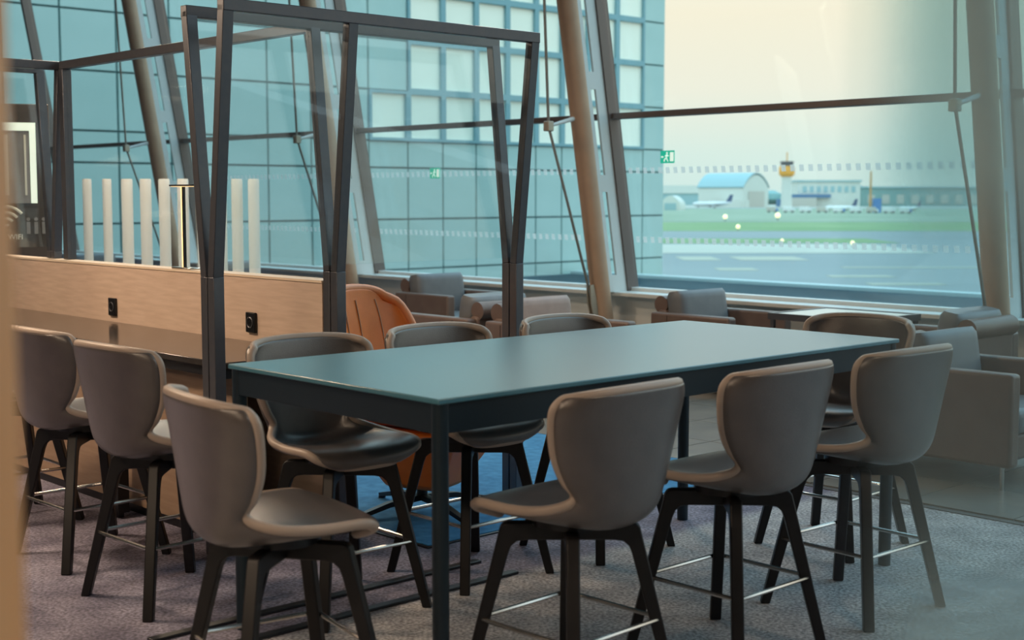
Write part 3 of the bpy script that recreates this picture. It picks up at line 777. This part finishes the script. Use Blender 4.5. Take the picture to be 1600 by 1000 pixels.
# ================================================================== SIGN REFLECTIONS AND TOTEM
def exit_reflection(p, r, z, label, w_=.165, h_=.115):  # glowing plate set on the glass in place of a sign's reflection
    t = grid_thing('exit_reflection', p, r, z, label, 'sign', 'green exit sign reflections')
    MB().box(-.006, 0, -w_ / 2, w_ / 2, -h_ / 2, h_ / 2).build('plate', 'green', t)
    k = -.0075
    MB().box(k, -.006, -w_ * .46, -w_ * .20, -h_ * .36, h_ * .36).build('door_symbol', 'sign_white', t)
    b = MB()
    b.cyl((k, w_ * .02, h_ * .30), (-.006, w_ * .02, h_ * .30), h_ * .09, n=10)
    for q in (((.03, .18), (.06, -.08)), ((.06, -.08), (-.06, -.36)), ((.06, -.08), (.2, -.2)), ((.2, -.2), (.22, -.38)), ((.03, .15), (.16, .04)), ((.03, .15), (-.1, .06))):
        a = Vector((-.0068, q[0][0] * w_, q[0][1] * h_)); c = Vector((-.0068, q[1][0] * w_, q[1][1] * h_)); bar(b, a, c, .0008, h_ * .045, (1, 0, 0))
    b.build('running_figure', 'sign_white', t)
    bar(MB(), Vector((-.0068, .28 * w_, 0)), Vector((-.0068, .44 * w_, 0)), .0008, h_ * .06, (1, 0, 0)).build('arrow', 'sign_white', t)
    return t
exit_reflection(glp(1.86) - .012, 11.62, 1.86, 'small green exit sign reflection modelled on the glass above the grey armchair')
exit_reflection(glp(1.97) - .012, 8.27, 1.97, 'small green exit sign reflection modelled on the glass before the terminal wing corner')

# information totem behind the left screen
tt = thing('information_totem', (-3.75, 10.35, 0), .30, 'charcoal information totem with a bright frame and wireless symbol', 'totem')
MB().box(-.36, .27, -.04, .04, 0, 2.30).build('body', 'totem', tt, bevel=.006)
sc = MB().box(-.33, .17, -.052, -.041, 1.56, 2.16).build('screen', 'print_grey', tt)
b = MB(); b.box(-.33, .17, -.056, -.052, 2.10, 2.16).box(.125, .17, -.056, -.052, 1.56, 2.10).build('bright_frame', emit('lit frame', (.75, .85, .74), .65), sc)
b = MB(); b.box(-.06, -.03, -.055, -.052, 1.62, 2.07).box(.085, .10, -.055, -.052, 1.62, 2.07)
for k in range(5): b.box(-.24, -.14, -.055, -.052, 2.0 - k * .09, 2.008 - k * .09)
b.build('print', 'print_white', sc)
b = MB(); cz = 1.385; cx = -.06
for rr in (.06, .105, .15):
    b.tube([(cx + rr * math.cos(a), -.046, cz + rr * math.sin(a)) for a in [PI * (.22 + .56 * i / 12) for i in range(13)]], .011, 6)
b.lathe([(.012, 0), (.022, .01), (.012, .02)], 10, (0, 0))
b.v = [(v if i < len(b.v) - 30 else (v[0] + cx, v[1] - .046, v[2] + cz)) for i, v in enumerate(b.v)]
b.build('wireless_symbol', 'print_white', tt)
def text(body, size, loc, parent, m, name):
    cu = bpy.data.curves.new(name, 'FONT'); cu.body = body; cu.size = size; cu.extrude = .0015; cu.align_x = 'CENTER'
    tmp = bpy.data.objects.new(name, cu); C.objects.link(tmp)
    me = bpy.data.meshes.new_from_object(tmp.evaluated_get(bpy.context.evaluated_depsgraph_get()))
    bpy.data.objects.remove(tmp); me.name = name; me.materials.clear(); me.materials.append(M[m])
    o = bpy.data.objects.new(name, me); C.objects.link(o); o.parent = parent; o.location = loc; o.rotation_euler = (PI / 2, 0, 0); return o
text('FREE WIFI', .055, (-.06, -.044, 1.29), tt, 'print_white', 'lettering')
for k in range(3):
    b = MB(); X = .10 + k * .055
    b.box(X - .013, X + .013, -.046, -.041, 1.33, 1.42); b.cyl((X, -.046, 1.44), (X, -.041, 1.44), .014, n=10)
    b.build('people_symbol', 'print_grey', tt)

# ================================================================== NEAR OBJECTS, OUT OF FOCUS
wp = thing('wooden_post', (-.431, .93, 0), .0, 'out of focus orange brown wooden post at the left edge, floor to ceiling', 'post')
MB().box(-.07, .07, -.07, .07, .06, 7.49).build('shaft', 'post_wood', wp, bevel=.008)
MB().box(-.085, .085, -.085, .085, 0, .06).build('foot', 'black_metal', wp, bevel=.006)

def veil_mat():  # film density and tint graded to imitate a hazy veil
    m = bpy.data.materials.new('graded veil film'); m.use_nodes = True
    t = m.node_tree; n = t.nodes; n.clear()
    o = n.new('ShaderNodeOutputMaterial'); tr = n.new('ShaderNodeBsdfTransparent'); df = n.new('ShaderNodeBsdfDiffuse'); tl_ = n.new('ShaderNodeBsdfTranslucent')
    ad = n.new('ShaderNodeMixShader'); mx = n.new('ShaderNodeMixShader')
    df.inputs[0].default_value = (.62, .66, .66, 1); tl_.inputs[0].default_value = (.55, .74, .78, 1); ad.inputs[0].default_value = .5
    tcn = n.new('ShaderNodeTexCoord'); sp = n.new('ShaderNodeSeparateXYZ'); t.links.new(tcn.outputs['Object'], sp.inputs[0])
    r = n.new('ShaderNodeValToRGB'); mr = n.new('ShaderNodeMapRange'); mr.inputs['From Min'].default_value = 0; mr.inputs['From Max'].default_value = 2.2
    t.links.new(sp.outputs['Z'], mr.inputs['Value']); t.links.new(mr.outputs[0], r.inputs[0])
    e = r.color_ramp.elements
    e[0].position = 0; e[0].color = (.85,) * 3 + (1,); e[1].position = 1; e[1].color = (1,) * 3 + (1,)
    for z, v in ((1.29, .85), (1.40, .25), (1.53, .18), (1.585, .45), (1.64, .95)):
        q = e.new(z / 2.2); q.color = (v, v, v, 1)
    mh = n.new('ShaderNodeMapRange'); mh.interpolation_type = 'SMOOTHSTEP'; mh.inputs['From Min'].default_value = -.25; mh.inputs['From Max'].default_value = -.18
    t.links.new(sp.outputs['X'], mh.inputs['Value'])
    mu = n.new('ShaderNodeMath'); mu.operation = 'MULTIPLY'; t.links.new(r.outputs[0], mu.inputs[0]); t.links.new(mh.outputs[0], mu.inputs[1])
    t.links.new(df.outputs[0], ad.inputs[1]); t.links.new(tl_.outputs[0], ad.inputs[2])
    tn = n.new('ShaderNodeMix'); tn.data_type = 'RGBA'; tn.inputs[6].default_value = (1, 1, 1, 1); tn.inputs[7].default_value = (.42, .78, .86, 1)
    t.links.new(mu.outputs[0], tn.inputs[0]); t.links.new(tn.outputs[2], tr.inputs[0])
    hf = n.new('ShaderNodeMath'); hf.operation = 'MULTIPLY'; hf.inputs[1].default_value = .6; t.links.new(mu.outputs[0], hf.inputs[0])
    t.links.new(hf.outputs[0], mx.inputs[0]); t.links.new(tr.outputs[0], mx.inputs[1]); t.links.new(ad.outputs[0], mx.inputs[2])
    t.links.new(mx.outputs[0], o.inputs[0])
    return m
M['film'] = veil_mat()
fs = thing('veil_screen', (.472, .95, 0), .12, 'added out of focus glass screen imitating a pale veil, with graded veil film at the right edge', 'screen')
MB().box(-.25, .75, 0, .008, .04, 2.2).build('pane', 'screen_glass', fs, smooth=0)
MB().add([(-.25, -.002, .04), (.75, -.002, .04), (.75, -.002, 2.2), (-.25, -.002, 2.2)], [(0, 1, 2, 3)]).build('veil_film', 'film', fs, smooth=0)
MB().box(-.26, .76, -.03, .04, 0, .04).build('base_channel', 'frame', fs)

# ================================================================== LAMPS OF THE ROOM AND ADDED FILLS
def downlight(p, r, z, power, label, size=.5):
    t = grid_thing('pendant_lamp', p, r, z, label, 'lamp', 'warm pendant lamps')
    MB().lathe([(size * .5, 0), (size * .5, .02), (size * .42, .10), (.05, .16)], 28).build('shade', 'black_metal', t)
    MB().lathe([(size * .46, -.004), (size * .46, .0)], 28).build('diffuser', 'lamp_warm', t)
    MB().cyl((0, 0, .16), (0, 0, 7.5 - z), .008, n=8).build('cord', 'black_metal', t)
    l = bpy.data.lights.new('lamp_light', 'AREA'); l.shape = 'DISK'; l.size = size; l.energy = power; l.color = (1.0, .74, .52)
    o = bpy.data.objects.new('lamp_light', l); C.objects.link(o); o.parent = t; o.location = (0, 0, -.02)
    return t
downlight(1.6, 6.6, 3.0, 75, 'pendant lamp above the counter stools, out of view')
downlight(1.7, 8.6, 3.2, 75, 'pendant lamp above the far counter end, out of view')
downlight(.2, 2.6, 3.4, 20, 'pendant lamp above the near table end, out of view')
downlight(-1.4, .6, 3.2, 32, 'pendant lamp behind the viewer, out of view')
downlight(-1.2, 3.6, 3.2, 60, 'pendant lamp left behind the viewer, out of view')
downlight(4.9, 9.3, 3.8, 75, 'added fill lamp above the white tubes, out of view')  # unseen lamp added to whiten the tubes
downlight(6.6, 6.4, 3.9, 34, 'added fill lamp above the lounge armchairs, out of view')  # unseen lamp added to brighten the chairs and columns
downlight(3.6, 1.4, 3.3, 12, 'pendant lamp above the near stools, out of view')
